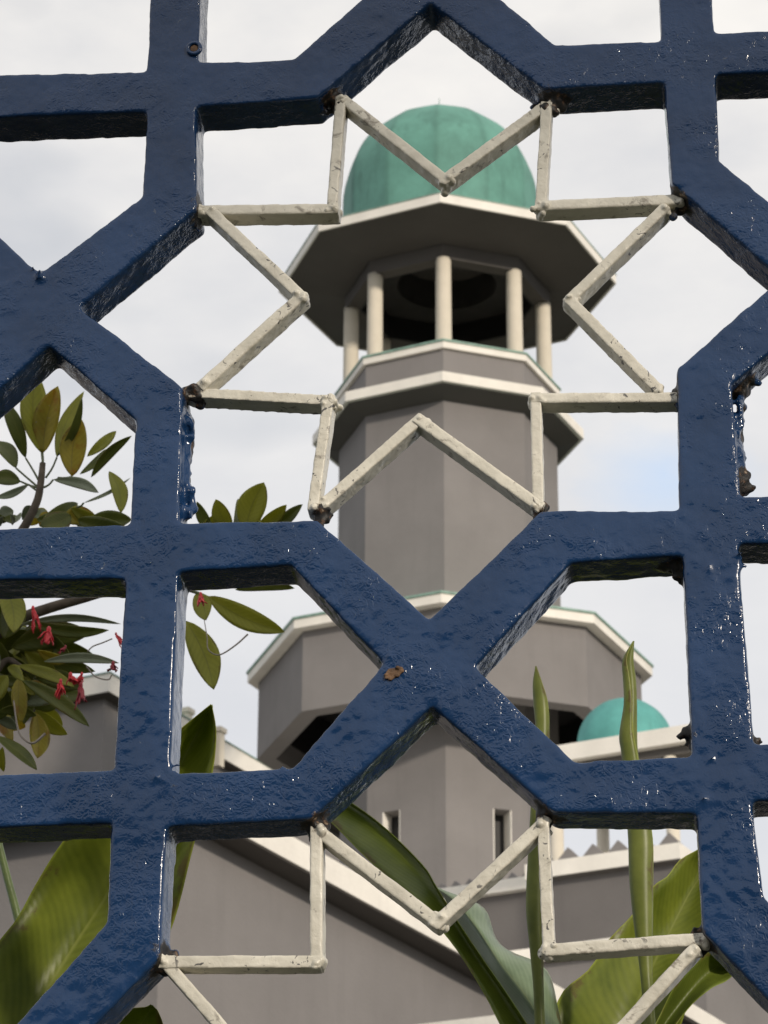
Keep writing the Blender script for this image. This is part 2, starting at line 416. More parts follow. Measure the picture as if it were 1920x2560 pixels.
def weld_attr(o, pts, rad):
    n = len(o.data.vertices); co = np.empty(n * 3, np.float32); o.data.vertices.foreach_get('co', co); co = co.reshape(-1, 3)
    d = np.full(n, 9., np.float32)
    for p, r_ in pts: d = np.minimum(d, np.linalg.norm(co - np.array(p, np.float32), axis=1) * (rad / r_))
    a = o.data.attributes.new('weld', 'FLOAT', 'POINT'); a.data.foreach_set('value', np.clip(1 - d / rad, 0, 1).astype(np.float32))
for k in range(9): joints.append((fp(474, 1060 + k * 24, .03), .013)); joints.append((fp(1852, 1000 + k * 26, .03), .013))
saw(fo.data, PX0, PX1, PZ0, PZ1)
weld_attr(fo, joints, .040)
fo.data.polygons.foreach_set('use_smooth', [True] * len(fo.data.polygons))

# the lattice goes on past the picture: plainer sections butted against the detailed one
X_LO, X_HI, Z_LO, Z_HI = -4 * AX, 4 * AX, -5 * AZ, 3 * AZ
gap = .0005
for (a, b, c, d) in ((X_LO, PX0 - gap, Z_LO, Z_HI), (PX1 + gap, X_HI, Z_LO, Z_HI), (PX0, PX1, Z_LO, PZ0 - gap), (PX0, PX1, PZ1 + gap, Z_HI)):
    m4 = [0 if abs(v) in (abs(X_LO), abs(X_HI)) or v in (Z_LO, Z_HI) else .03 for v in (a, b, c, d)]
    o = link('lattice_frame', saw(panel_mesh(a - m4[0], b + m4[1], c - m4[2], d + m4[3], False), a, b, c, d), BLUE, fence)

# cream star bars: flat bars on edge, each cut and welded by hand (source pixels of the bar's front edge)
RY = .012
STAR_A = [((851,250),(829,519)),((862,249),(1112,446)),((1112,446),(1350,272)),((1366,262),(1352,512)),((496,524),(835,520)),((1352,512),(1700,497)),
          ((528,528),(752,738)),((752,738),(506,960)),((1660,518),(1423,747)),((1423,747),(1642,968)),((480,980),(826,1000)),((820,1000),(782,1266)),
          ((808,1258),(1047,1047)),((1047,1047),(1345,1262)),((1339,990),(1345,1262)),((1339,994),(1708,992))]
STAR_B = [((790,2072),(790,2405)),((798,2078),(1093,2304)),((1093,2304),(1352,2062)),((1357,2052),(1372,2374)),((790,2403),(404,2404)),((1372,2374),(1758,2346)),
          ((412,2404),(640,2665)),((640,2665),(430,2880)),((1735,2372),(1490,2640)),((1490,2640),(1750,2870)),((400,2895),(770,2905)),((770,2905),(770,3200)),
          ((790,3190),(1090,2950)),((1090,2950),(1390,3180)),((1390,2905),(1390,3200)),((1390,2900),(1770,2880))]
rod_tex = clouds('enamel_lumps', .012, 2)
def star(segs):
    st = bpy.data.objects.new('star_ornament', None); C.objects.link(st); st.parent = fence; st.empty_display_size = .1
    ends = {}
    for a, b in segs:
        for q_ in (a, b): ends[q_] = ends.get(q_, 0) + 1
    for a, b in segs:
        dy = rng.uniform(-.0012, .0012)
        A, B = fp(*a, RY + dy), fp(*b, RY + dy)
        A.y = B.y = RY + dy
        d = (B - A); Ln = d.length; d.normalize()
        n_ = Vector((-d.z, 0, d.x))
        Mx = Matrix((d, Vector((0, 1, 0)), n_)).transposed().to_4x4(); dp = .0235
        Mx.translation = (A + B) / 2 + Vector((0, dp / 2, 0))
        bm = bmesh.new()
        bmesh.ops.create_cube(bm, size=1, matrix=Mx @ Matrix.Diagonal((Ln + .0085, dp, .0108 * rng.uniform(.95, 1.05), 1)))
        for P in (A, B):
            for k in range(12):
                blob(bm, P + Vector((rng.gauss(0, .0028), rng.uniform(.001, .020), rng.gauss(0, .0028))), rng.uniform(.002, .0046), (1, 1.4, rng.uniform(.7, 1.2)))
        for k in range(1):
            blob(bm, A.lerp(B, rng.random()) + Vector((0, rng.uniform(.002, .02), -.0045)), rng.uniform(.0015, .003))
        o = obj('rod', bm, CREAM, st)
        baked(o, [('REMESH', dict(mode='VOXEL', voxel_size=.0013, use_smooth_shade=True)), ('SMOOTH', dict(factor=.5, iterations=3)),
                  ('DISPLACE', dict(texture=rod_tex, strength=.0012, mid_level=.5))])
        weld_attr(o, [(P_, .030) for P_, r_ in joints if r_ > .02], .030)
    return st
star(STAR_A); star(STAR_B)

# bolt socket on the left post, and the rusty flake at the lower crossing
def ring(bm, Mx, r0, r1, h, n=20):
    vs = []
    for (r, y) in ((r0, 0), (r0, -h), (r1, -h), (r1, 0)):
        vs.append([bm.verts.new(Mx @ Vector((r * math.cos(t), y, r * math.sin(t)))) for t in (2 * math.pi * k / n for k in range(n))])
    for a in range(3):
        for k in range(n): bm.faces.new((vs[a][k], vs[a][(k + 1) % n], vs[a + 1][(k + 1) % n], vs[a + 1][k]))
RUST = plain('rusty_steel', (.11, .062, .032), .8, 90, .7)
bm = bmesh.new(); P = fp(486, 123, 0); ring(bm, Matrix.Translation(P), .0048, .0082, .003)
bs = obj('bolt_socket', bm, BLUE, fence, True)
bm = bmesh.new(); bmesh.ops.create_cone(bm, cap_ends=True, segments=6, radius1=.0046, radius2=.0040, depth=.0016, matrix=Matrix.Translation(P + Vector((0, -.0009, 0))) @ Matrix.Rotation(R(90), 4, 'X'))
obj('bolt', bm, RUST, bs)
bm = bmesh.new()
P = fp(984, 1684, 0)
for k in range(60):
    t, r_ = rng.uniform(0, 6.28), rng.random() ** .5
    blob(bm, P + Vector((.0075 * r_ * math.cos(t), rng.uniform(-.0010, .0008) - .0012 * (r_ > .8), .0048 * r_ * math.sin(t) + .003 * r_ * math.cos(t))), rng.uniform(.0010, .0022), (1.3, .6, 1))
o = obj('rust_flake', bm, RUST, fence); baked(o, [('REMESH', dict(mode='VOXEL', voxel_size=.0006, use_smooth_shade=True)), ('SMOOTH', dict(factor=.5, iterations=2))])

# low plinth the fence stands on (below the picture)
bm = bmesh.new(); zt = Z0 + Z_LO
box_bm(bm, Matrix.Translation((0, .06, zt / 2)), 8 * AX, .22, zt)
tag(obj('plinth_wall', bm, GREY), 'low grey rendered plinth wall under the blue lattice fence', 'wall')

# ------------------------------------------------------------------ minaret
DT = 33.0                                    # horizontal distance to its axis
c0 = at_h(1120, 1200, DT); TX, TY = c0.x, c0.y
to_cam = math.atan2(CAM.x - TX, -(CAM.y - TY))        # rotation that turns local -Y to the camera
DELTA = R(-2.0)
mina = thing('minaret', 'tall grey octagonal minaret with cream balcony bands and a ribbed green dome', 'minaret', (TX, TY, 0), rot=(0, 0, to_cam + DELTA))
AXX = lambda y: 1120 + (y - 1200) * .006
def zof(y, r=0):                             # height of a point seen at image row y, r metres in front of the axis
    d = ray(AXX(y), y); t = (DT - r) / math.hypot(d.x, d.y); return CAM.z + d.z * t
def met(rpx, y):                             # pixels -> metres at the axis for image row y
    d = ray(AXX(y), y); t = DT / math.hypot(d.x, d.y); return rpx * t / F
def lathe(prof, n=8, off=0., closed=False, bm=None):
    bm = bm or bmesh.new(); rings = []
    for r, z in prof:
        if r < 1e-6: rings.append([bm.verts.new((0, 0, z))]); continue
        rings.append([bm.verts.new((r * math.sin(t), -r * math.cos(t), z)) for t in (2 * math.pi * k / n + off for k in range(n))])
    prs = list(zip(rings, rings[1:])) + ([(rings[-1], rings[0])] if closed else [])
    for a, b in prs:
        for k in range(n):
            q_ = [a[k % len(a)], a[(k + 1) % n % len(a)], b[(k + 1) % n % len(b)], b[k % len(b)]]
            u = list(dict.fromkeys(q_))
            if len(u) > 2: bm.faces.new(u)
    return bm
# -- eave
eR = met(416, 700); ez = zof(505, eR); ft = .115
bR = met(257, 800); cR = met(240, 800)
bz = zof(640, met(240, 700) + .12)            # underside of the ring beam
sz = bz + .20                                 # soffit meets the beam
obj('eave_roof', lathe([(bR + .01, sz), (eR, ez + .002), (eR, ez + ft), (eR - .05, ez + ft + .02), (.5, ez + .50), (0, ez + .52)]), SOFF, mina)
obj('eave_fascia', lathe([(eR + .002, ez - .012), (eR + .030, ez - .012), (eR + .030, ez + ft), (eR + .002, ez + ft)], closed=True), WHITE, mina)
obj('eave_trim', lathe([(eR + .0, ez + ft + .003), (eR + .040, ez + ft + .003), (eR + .040, ez + ft + .016), (eR + .0, ez + ft + .016)], closed=True), GTRIM, mina)
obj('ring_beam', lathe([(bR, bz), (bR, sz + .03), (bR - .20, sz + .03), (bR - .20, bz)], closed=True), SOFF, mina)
# ceiling with a round opening into the dome
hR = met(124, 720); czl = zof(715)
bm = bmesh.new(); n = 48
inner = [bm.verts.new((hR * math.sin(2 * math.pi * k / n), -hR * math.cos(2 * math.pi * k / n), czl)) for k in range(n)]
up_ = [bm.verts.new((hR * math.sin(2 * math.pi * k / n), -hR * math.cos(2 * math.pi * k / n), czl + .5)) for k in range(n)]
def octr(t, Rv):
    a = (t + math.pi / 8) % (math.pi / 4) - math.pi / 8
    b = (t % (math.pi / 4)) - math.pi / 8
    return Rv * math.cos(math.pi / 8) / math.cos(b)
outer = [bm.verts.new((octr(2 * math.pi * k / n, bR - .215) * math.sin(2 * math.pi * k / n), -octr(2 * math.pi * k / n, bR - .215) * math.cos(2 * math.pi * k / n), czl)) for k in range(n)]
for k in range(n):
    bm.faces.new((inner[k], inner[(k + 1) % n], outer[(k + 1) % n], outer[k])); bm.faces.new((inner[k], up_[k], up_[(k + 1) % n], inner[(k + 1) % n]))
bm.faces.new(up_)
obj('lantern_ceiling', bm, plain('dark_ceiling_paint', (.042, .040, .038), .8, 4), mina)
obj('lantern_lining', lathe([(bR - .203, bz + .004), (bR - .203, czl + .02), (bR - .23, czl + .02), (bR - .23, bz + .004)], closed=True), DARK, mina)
# -- dome: gored sphere
dR = met(243, 500); dcz = zof(503); dn = 12
bm = bmesh.new(); rings = []; sub = 12; nn = dn * sub
for i in range(26):
    ph = R(-50) + (R(90) - R(-50)) * i / 25
    if i == 25: rings.append([bm.verts.new((0, 0, dcz + dR * .985))]); break
    rr = []
    for k in range(nn):
        t = 2 * math.pi * k / nn; u = ((k % sub) / sub - .5) * 2 * math.pi / dn
        g = .25 + .75 * math.cos(math.pi / dn) / math.cos(u)
        r = dR * (math.cos(ph) if ph > 0 else 1.0) * g
        rr.append(bm.verts.new((r * math.sin(t), -r * math.cos(t), dcz + dR * math.sin(ph) * .985)))
    rings.append(rr)
for a, b in zip(rings, rings[1:]):
    for k in range(nn):
        if len(b) == 1: bm.faces.new((a[k], a[(k + 1) % nn], b[0]))
        else: bm.faces.new((a[k], a[(k + 1) % nn], b[(k + 1) % nn], b[k]))
dome = obj('dome', bm, GREEN, mina, True)
at_ = dome.data.attributes.new('seam', 'FLOAT', 'POINT')
at_.data.foreach_set('value', [max(0., 1 - abs((math.atan2(v.co.x, -v.co.y) / (2 * math.pi / dn) + .5) % 1 - .5) * 9) for v in dome.data.vertices])
dome.location = (-.09, 0, 0)
fin = obj('finial', lathe([(.0, dcz + dR * .97), (.03, dcz + dR * .97), (.008, dcz + dR + .05), (.006, dcz + dR + .30), (0, dcz + dR + .34)], 10), GTRIM, dome, True)
# -- balcony
pR = met(279, 900); pz = zof(850, pR); wR = met(270, 900)
lR = met(337, 1000); lz_t = zof(927, lR); lz_b = zof(951, lR)
shR = met(273, 1150); shz = zof(1000, shR)
obj('parapet_rim', lathe([(wR - .16, pz - .10), (pR, pz - .10), (pR, pz - .012), (wR - .16, pz - .012)], closed=True), WHITE, mina)
obj('parapet_trim', lathe([(wR - .17, pz - .009), (pR + .018, pz - .009), (pR + .018, pz + .016), (wR - .17, pz + .016)], closed=True), GTRIM, mina)
obj('parapet', lathe([(wR - .13, lz_t + .004), (wR, lz_t + .004), (wR, pz - .104), (wR - .13, pz - .104)], closed=True), GREY, mina)
obj('balcony_slab', lathe([(.2, lz_t), (lR, lz_t), (lR, lz_b), (.2, lz_b)], closed=True), WHITE, mina)
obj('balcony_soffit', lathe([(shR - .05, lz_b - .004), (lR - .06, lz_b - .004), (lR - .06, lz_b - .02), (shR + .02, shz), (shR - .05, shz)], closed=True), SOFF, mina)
# -- columns
ctop, cbot = bz + .02, lz_t + .01
for k in range(8):
    t = 2 * math.pi * k / 8
    bm = lathe([(0, cbot), (.104, cbot), (.104, cbot + .4), (.100, ctop - .1), (.100, ctop), (0, ctop)], 20)
    c = obj('column', bm, COLM, mina, True); c.location = (cR * math.sin(t), -cR * math.cos(t), 0)
    c.data.polygons.foreach_set('use_smooth', [True] * len(c.data.polygons))
# -- upper shaft
g_t = zof(1482, met(505, 1600)); g_R = met(505, 1650); gw = met(478, 1700); g_b = zof(1720, gw)
obj('upper_shaft', lathe([(shR, g_t - .02), (shR, shz + .01), (shR - .1, shz + .012), (shR - .1, g_t - .02)], closed=True), GREY, mina)
# -- lower gallery drum
obj('gallery_roof', lathe([(shR - .2, g_t + .40), (shR + .01, g_t + .36), (g_R - .10, g_t + .045), (g_R - .1, g_t + .012), (shR - .2, g_t + .012)], closed=True), GTRIM, mina)
obj('gallery_fascia', lathe([(gw - .2, g_t - .115), (g_R, g_t - .115), (g_R, g_t), (gw - .2, g_t)], closed=True), WHITE, mina)
obj('gallery_trim', lathe([(gw - .2, g_t + .003), (g_R + .02, g_t + .003), (g_R + .02, g_t + .03), (gw - .2, g_t + .03)], closed=True), GTRIM, mina)
# drum wall with a circular opening underneath and a deep recess round the shaft
oR = met(432, 1750)
bm = bmesh.new(); n = 48
def rg(fn, z): return [bm.verts.new((fn(2 * math.pi * k / n) * math.sin(2 * math.pi * k / n), -fn(2 * math.pi * k / n) * math.cos(2 * math.pi * k / n), z)) for k in range(n)]
r1 = rg(lambda t: octr(t, gw), g_t - .118); r2 = rg(lambda t: octr(t, gw), g_b); r3 = rg(lambda t: octr(t, oR), g_b); r4 = rg(lambda t: octr(t, oR), g_t - .118)
for a, b in ((r1, r2), (r2, r3), (r3, r4), (r4, r1)):
    for k in range(n): bm.faces.new((a[k], a[(k + 1) % n], b[(k + 1) % n], b[k]))
obj('gallery_wall', bm, GREY, mina)
obj('gallery_recess', lathe([(shR + .1, g_t - .16), (oR - .004, g_t - .16), (oR - .004, g_b + .30), (oR - .03, g_b + .30), (oR - .03, g_t - .19), (shR + .1, g_t - .19)], 8, closed=True), DARK, mina)  # near-black liner: the deep recess's shade put into its colour
# -- lower shaft with slit windows
lsR = met(275, 2000)
o = obj('lower_shaft', lathe([(lsR, 0), (lsR, g_t - .17), (lsR - .40, g_t - .17), (lsR - .40, 0)], closed=True), GREY, mina)
ap = lsR * math.cos(math.pi / 8); fw = 2 * lsR * math.sin(math.pi / 8)
wz0, wz1 = zof(2146, ap), zof(2014, ap)
cut = bmesh.new(); frames = []
for sgn in (-1, 1):
    a = sgn * math.pi / 8
    base = Matrix.Rotation(a, 4, 'Z')
    u = sgn * fw * .19
    frames.append((base, u))
    box_bm(cut, base @ Matrix.Translation((u, -ap, (wz0 + wz1) / 2)), .235, .70, wz1 - wz0)
me = bpy.data.meshes.new('cut'); cut.to_mesh(me); cut.free(); co = bpy.data.objects.new('cut', me); C.objects.link(co); co.parent = mina
bpy.context.view_layer.update()
baked(o, [('BOOLEAN', dict(object=co, operation='DIFFERENCE', solver='EXACT'))])
bpy.data.objects.remove(co)
for base, u in frames:
    bm = bmesh.new(); hh = wz1 - wz0; zc = (wz0 + wz1) / 2; tk = .012
    for dx in (-1, 1): box_bm(bm, base @ Matrix.Translation((u + dx * (.1175 - tk / 2 - .001), -ap + .113, zc)), tk, .22, hh - .004)
    wn = obj('window', bm, WHITE, mina)
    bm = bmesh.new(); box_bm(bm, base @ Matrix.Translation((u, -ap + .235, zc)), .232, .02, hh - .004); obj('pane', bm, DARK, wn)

# ------------------------------------------------------------------ the mosque's other blocks
AZI = R(21.2)                                 # their long walls run back along this azimuth
DB = Vector((math.sin(AZI), math.cos(AZI), 0)); DA = Vector((-math.cos(AZI), math.sin(AZI), 0))   # back-right, and left
def prism(bm, pts, z0, z1):
    lo = [bm.verts.new((p.x, p.y, z0)) for p in pts]; hi = [bm.verts.new((p.x, p.y, z1)) for p in pts]
    n = len(pts); bm.faces.new(lo[::-1]); bm.faces.new(hi)
    for k in range(n): bm.faces.new((lo[k], lo[(k + 1) % n], hi[(k + 1) % n], hi[k]))
def rect(c, a0, a1, b0, b1):                  # corner c, extents along DA (left) and DB (back)
    return [c + DA * a0 + DB * b0, c + DA * a1 + DB * b0, c + DA * a1 + DB * b1, c + DA * a0 + DB * b1]
def block(root, corner, la, lb, z_f, fh, oh, cope=WHITE, trim=True, wall=None):
    """walls under an oversailing coping; corner = the near corner of the coping's outer edge at its underside"""
    c = Vector((corner.x, corner.y, 0)); r0 = root.location
    L_ = lambda v: v - Vector((r0.x, r0.y, 0))
    bm = bmesh.new(); prism(bm, [L_(p) for p in rect(c, oh, la - oh, oh, lb - oh)], 0, z_f + .02); obj('wall', bm, wall or GREY, root)
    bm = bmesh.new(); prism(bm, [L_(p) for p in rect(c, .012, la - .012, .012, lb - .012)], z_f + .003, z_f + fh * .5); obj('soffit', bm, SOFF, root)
    bm = bmesh.new(); prism(bm, [L_(p) for p in rect(c, 0, la, 0, lb)], z_f + .012, z_f + fh); obj('coping', bm, cope, root)
    if trim:
        bm = bmesh.new(); prism(bm, [L_(p) for p in rect(c, -.02, la + .02, -.02, lb + .02)], z_f + fh + .003, z_f + fh + .02); obj('coping_trim', bm, GTRIM, root)
    return c
def merlons(root, c0, dirv, n, pitch, z, h, wd, mat):
    r0 = root.location
    for k in range(n):
        p = Vector((c0.x, c0.y, 0)) + dirv * (k * pitch) - Vector((r0.x, r0.y, 0)); nrm = Vector((-dirv.y, dirv.x, 0)) * .05; hd = dirv * (wd / 2)
        bm = bmesh.new()
        prof = [(-1, 0), (1, 0), (1, .45), (.55, .70), (0, 1), (-.55, .70), (-1, .45)]
        fr = [bm.verts.new(p + hd * a + nrm + Vector((0, 0, z + h * b))) for a, b in prof]
        bk = [bm.verts.new(p + hd * a - nrm + Vector((0, 0, z + h * b))) for a, b in prof]
        bm.faces.new(fr); bm.faces.new(bk[::-1])
        for i in range(7): bm.faces.new((fr[i], fr[(i + 1) % 7], bk[(i + 1) % 7], bk[i]))
        obj('merlon', bm, mat, root)
def on_line(x, y, D): return at_h(x, y, D)
# near block, its long wall running back to the right
DBK = 15.0
cB = at_h(440, 2001, DBK)
bB = thing('prayer_hall', 'long grey wall with a thick cream coping running back behind the big centre leaf', 'building', (cB.x, cB.y, 0))
block(bB, cB, 9, 15.5, cB.z, .17, .20, trim=False)
# far block behind the flowering shrub
cA = at_h(272, 1730, 39)
bA = thing('side_hall', 'grey building corner with a cream roof edge behind the red flowered shrub', 'building', (cA.x, cA.y, 0))
block(bA, cA, 14, 16, cA.z, .30, .22)
for x, y in ((466, 1778), (546, 1826)):
    p = at_h(x, y, 41.2); bm = bmesh.new(); q_ = Vector((p.x - cA.x, p.y - cA.y, 0))
    prism(bm, [q_ + DA * a * .075 + DB * b * .075 for a, b in ((-1, -1), (1, -1), (1, 1), (-1, 1))], p.z - .6, p.z - .05)
    prism(bm, [q_ + DA * a * .10 + DB * b * .10 for a, b in ((-1, -1), (1, -1), (1, 1), (-1, 1))], p.z - .047, p.z + .03)
    obj('roof_post', bm, COLM, bA)
p = at_h(505, 1778, 41.5)
# block at the minaret's foot
cC = at_h(1700, 2148, 26.0)                  # right-hand near corner
bC = thing('forecourt_block', 'dark grey block with white coping and pointed merlons at the foot of the minaret', 'building', (cC.x, cC.y, 0))
la = (at_h(1376, 2193, 27.2) - cC).dot(DA)
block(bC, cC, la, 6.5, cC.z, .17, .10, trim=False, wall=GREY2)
c2 = at_h(1382, 2214, 28.6)
r0 = Vector((cC.x, cC.y, 0)); cc = Vector((c2.x, c2.y, 0)) - r0
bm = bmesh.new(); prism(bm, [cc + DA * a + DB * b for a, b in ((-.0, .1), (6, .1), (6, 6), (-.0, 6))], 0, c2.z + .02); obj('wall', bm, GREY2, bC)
bm = bmesh.new(); prism(bm, [cc + DA * a + DB * b for a, b in ((-.0, 0), (6.1, 0), (6.1, 6.1), (-.0, 6.1))], c2.z + .012, c2.z + .145); obj('coping', bm, WHITE, bC)
merlons(bC, Vector((c2.x, c2.y, 0)) + DB * .35 + DA * .10, DA, 18, .17, c2.z + .14, .17, .16, GREY)
merlons(bC, Vector((cC.x, cC.y, 0)) + DB * .42 + DA * .25, DA, 6, .27, cC.z + .17, .24, .25, GREY)
# turret pavilion on the block
dome_c = at_h(1562, 1836, 27.6); td = Vector((dome_c.x, dome_c.y, 0))
depth = (dome_c - CAM).dot(FWD); mpx = depth / F
slz = at_h(1562, 1886, 27.0).z
pav = thing('rooftop_pavilion', 'small open pavilion with an aqua dome and white slab roof on cream posts', 'pavilion', (td.x, td.y, cC.z + .172))
z0p = cC.z + .172; hs = .66; slz -= z0p
bm = bmesh.new(); prism(bm, [DA * a + DB * b * hs for a, b in ((-1.10, -1), (.66, -1), (.66, 1), (-1.10, 1))], slz, slz + .175); obj('slab_roof', bm, WHITE, pav)
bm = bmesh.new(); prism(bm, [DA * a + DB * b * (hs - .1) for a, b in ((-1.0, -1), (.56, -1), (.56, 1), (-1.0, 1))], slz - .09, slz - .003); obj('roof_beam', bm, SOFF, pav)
rD = 122 * mpx
bm = bmesh.new(); rings = []; nn = 60
for i in range(16):
    ph = R(-10) + R(100) * i / 15
    if i == 15: rings.append([bm.verts.new((0, 0, slz + .175 + .12 + rD))]); break
    rings.append([bm.verts.new((rD * math.cos(ph) * (1 - .02 * abs((k % 5) / 5 - .5) * 2) * math.sin(2 * math.pi * k / nn), -rD * math.cos(ph) * (1 - .02 * abs((k % 5) / 5 - .5) * 2) * math.cos(2 * math.pi * k / nn), slz + .175 + .12 + rD * math.sin(ph))) for k in range(nn)])
for a, b in zip(rings, rings[1:]):
    for k in range(nn): bm.faces.new((a[k], a[(k + 1) % nn], b[0]) if len(b) == 1 else (a[k], a[(k + 1) % nn], b[(k + 1) % nn], b[k]))
obj('dome', bm, AQUA, pav, True)
for a, b in ((.56, -.53), (-.70, -.53), (.50, .53), (-.94, .50)):
    q_ = DA * a + DB * b
    bm = lathe([(0, 0), (.085, 0), (.085, .06), (.068, .08), (.066, slz - .10), (0, slz - .10)], 16)
    c = obj('post', bm, COLM, pav, True); c.location = q_
# low block and coping at the lower right
cF = at_h(1772, 2352, 20.0)
bF = thing('annexe', 'plain pale grey annexe wall seen low behind the right hand leaf', 'building', (cF.x, cF.y, 0))
block(bF, cF, 2.0, 7, cF.z, .12, .06, trim=False)
cE = at_h(1690, 2530, 13.0)
bE = thing('garden_wall', 'low garden wall with a jointed cream coping under the right hand leaf', 'wall', (cE.x, cE.y, 0))
block(bE, cE, 1.5, 5, cE.z, .09, .05, trim=False)

# ------------------------------------------------------------------ unseen tree added behind the viewer: its crown keeps the late sun off the upper fence
TRD = 10.5
sh_ = Vector((math.sin(SUN_AZ), -math.cos(SUN_AZ), 0)); lat = Vector((math.cos(SUN_AZ), math.sin(SUN_AZ), 0))
tb = sh_ * TRD + lat * 2.5
tz = Z0 + .06 + TRD * math.tan(SUN_EL)          # crown's lower limit, set so its shade stops on the fence
tr = thing('shade_tree', 'unseen tree added behind the viewer to shade the upper blue lattice fence', 'tree', tb)
bm = bmesh.new(); rr = random.Random(5)
for k in range(5200):
    while True:
        p = Vector((rr.uniform(-1, 1), rr.uniform(-1, 1), rr.uniform(0, 1)))
        if p.x ** 2 + p.y ** 2 + (p.z - .35) ** 2 * 1.6 < 1 * rr.uniform(.7, 1): break
    q_ = p; p = lat * (q_.x * 4.2) + sh_ * (q_.y * 1.7) + Vector((0, 0, tz + q_.y * 1.7 * math.tan(SUN_EL) + .12 * math.sin(q_.x * 9) + q_.z * 3.4)); n_ = Vector((rr.gauss(0, 1), rr.gauss(0, 1), rr.gauss(0, 1))).normalized(); a = n_.orthogonal().normalized(); b = n_.cross(a)
    l_, w_ = rr.uniform(.12, .20), rr.uniform(.05, .09)
    bm.faces.new([bm.verts.new(p + a * u + b * v) for u, v in ((-l_, 0), (-l_ * .2, -w_), (l_, 0), (-l_ * .2, w_))])
obj('crown', bm, plain('tree_leaf', (.06, .085, .025), .5, 3), tr)
bm = bmesh.new()
def limb(p0, p1, r0, r1):
    d = (p1 - p0).normalized(); a = d.orthogonal().normalized(); b = d.cross(a); rg_ = []
    for p, r in ((p0, r0), (p1, r1)): rg_.append([bm.verts.new(p + (a * math.cos(t) + b * math.sin(t)) * r) for t in (2 * math.pi * k / 12 for k in range(12))])
    for k in range(12): bm.faces.new((rg_[0][k], rg_[0][(k + 1) % 12], rg_[1][(k + 1) % 12], rg_[1][k]))
limb(Vector((0, 0, 0)), Vector((.1, 0, tz * .55)), .22, .17); limb(Vector((.1, 0, tz * .55)), Vector((.05, .1, tz + 1.6)), .17, .08)
for k in range(6):
    t = k * 1.05; limb(Vector((.08, 0, tz * (.62 + .05 * k))), lat * (2.4 * math.cos(t)) + sh_ * (1.0 * math.sin(t)) + Vector((0, 0, tz + .9 + .2 * k)), .08, .03)
obj('trunk', bm, plain('tree_bark', (.11, .085, .06), .9, 8, .4), tr, True)

# ------------------------------------------------------------------ unseen house added as a dark reflection for the lower fence's gloss paint
hs_ = thing('reflection_house', 'unseen two storey house added behind the viewer as a dark reflection for the fence', 'house', (-2.6, -15.0, 0))
bm = bmesh.new(); box_bm(bm, Matrix.Translation((0, -3, 2.35)), 11.5, 6, 4.7); obj('wall', bm, plain('house_wall_paint', (.10, .085, .07), .9, 2), hs_)
bm = bmesh.new(); v_ = [bm.verts.new(q_) for q_ in ((-6.3, .6, 4.7), (6.3, .6, 4.7), (6.3, -6.6, 4.7), (-6.3, -6.6, 4.7), (-3, -3, 7.1), (3, -3, 7.1))]
for f in ((0, 1, 5, 4), (1, 2, 5), (2, 3, 4, 5), (3, 0, 4), (3, 2, 1, 0)): bm.faces.new([v_[i] for i in f])
obj('roof', bm, plain('roof_tiles', (.055, .035, .028), .8, 6), hs_)
for zz in (.9, 3.1):
    for xx in (-4, -1.4, 1.4, 4):
        bm = bmesh.new(); box_bm(bm, Matrix.Translation((xx, .02, zz + .6)), 1.2, .10, 1.2); wn = obj('window', bm, WHITE, hs_)
        bm = bmesh.new(); box_bm(bm, Matrix.Translation((xx, .08, zz + .6)), 1.04, .03, 1.04); obj('pane', bm, DARK, wn)

# ------------------------------------------------------------------ leaves
def crom(pts, n):
    P = [np.array(p, float) for p in pts]; P = [2 * P[0] - P[1]] + P + [2 * P[-1] - P[-2]]
    segs = len(P) - 3; out_ = []
    for i in range(n):
        t = i / (n - 1) * segs; k = min(int(t), segs - 1); u = t - k
        a, b, c, d = P[k:k + 4]
        out_.append(.5 * (2 * b + (c - a) * u + (2 * a - 5 * b + 4 * c - d) * u * u + (3 * b - a - 3 * c + d) * u ** 3))
    return out_
def sheet(bm, uvl, grid, us, vs):
    V_ = [[bm.verts.new(p) for p in row] for row in grid]
    for i in range(len(V_) - 1):
        for j in range(len(V_[0]) - 1):
            f = bm.faces.new((V_[i][j], V_[i][j + 1], V_[i + 1][j + 1], V_[i + 1][j])); f.smooth = True
            for lp, (a, b) in zip(f.loops, ((i, j), (i, j + 1), (i + 1, j + 1), (i + 1, j))): lp[uvl].uv = (us[b], vs[a])
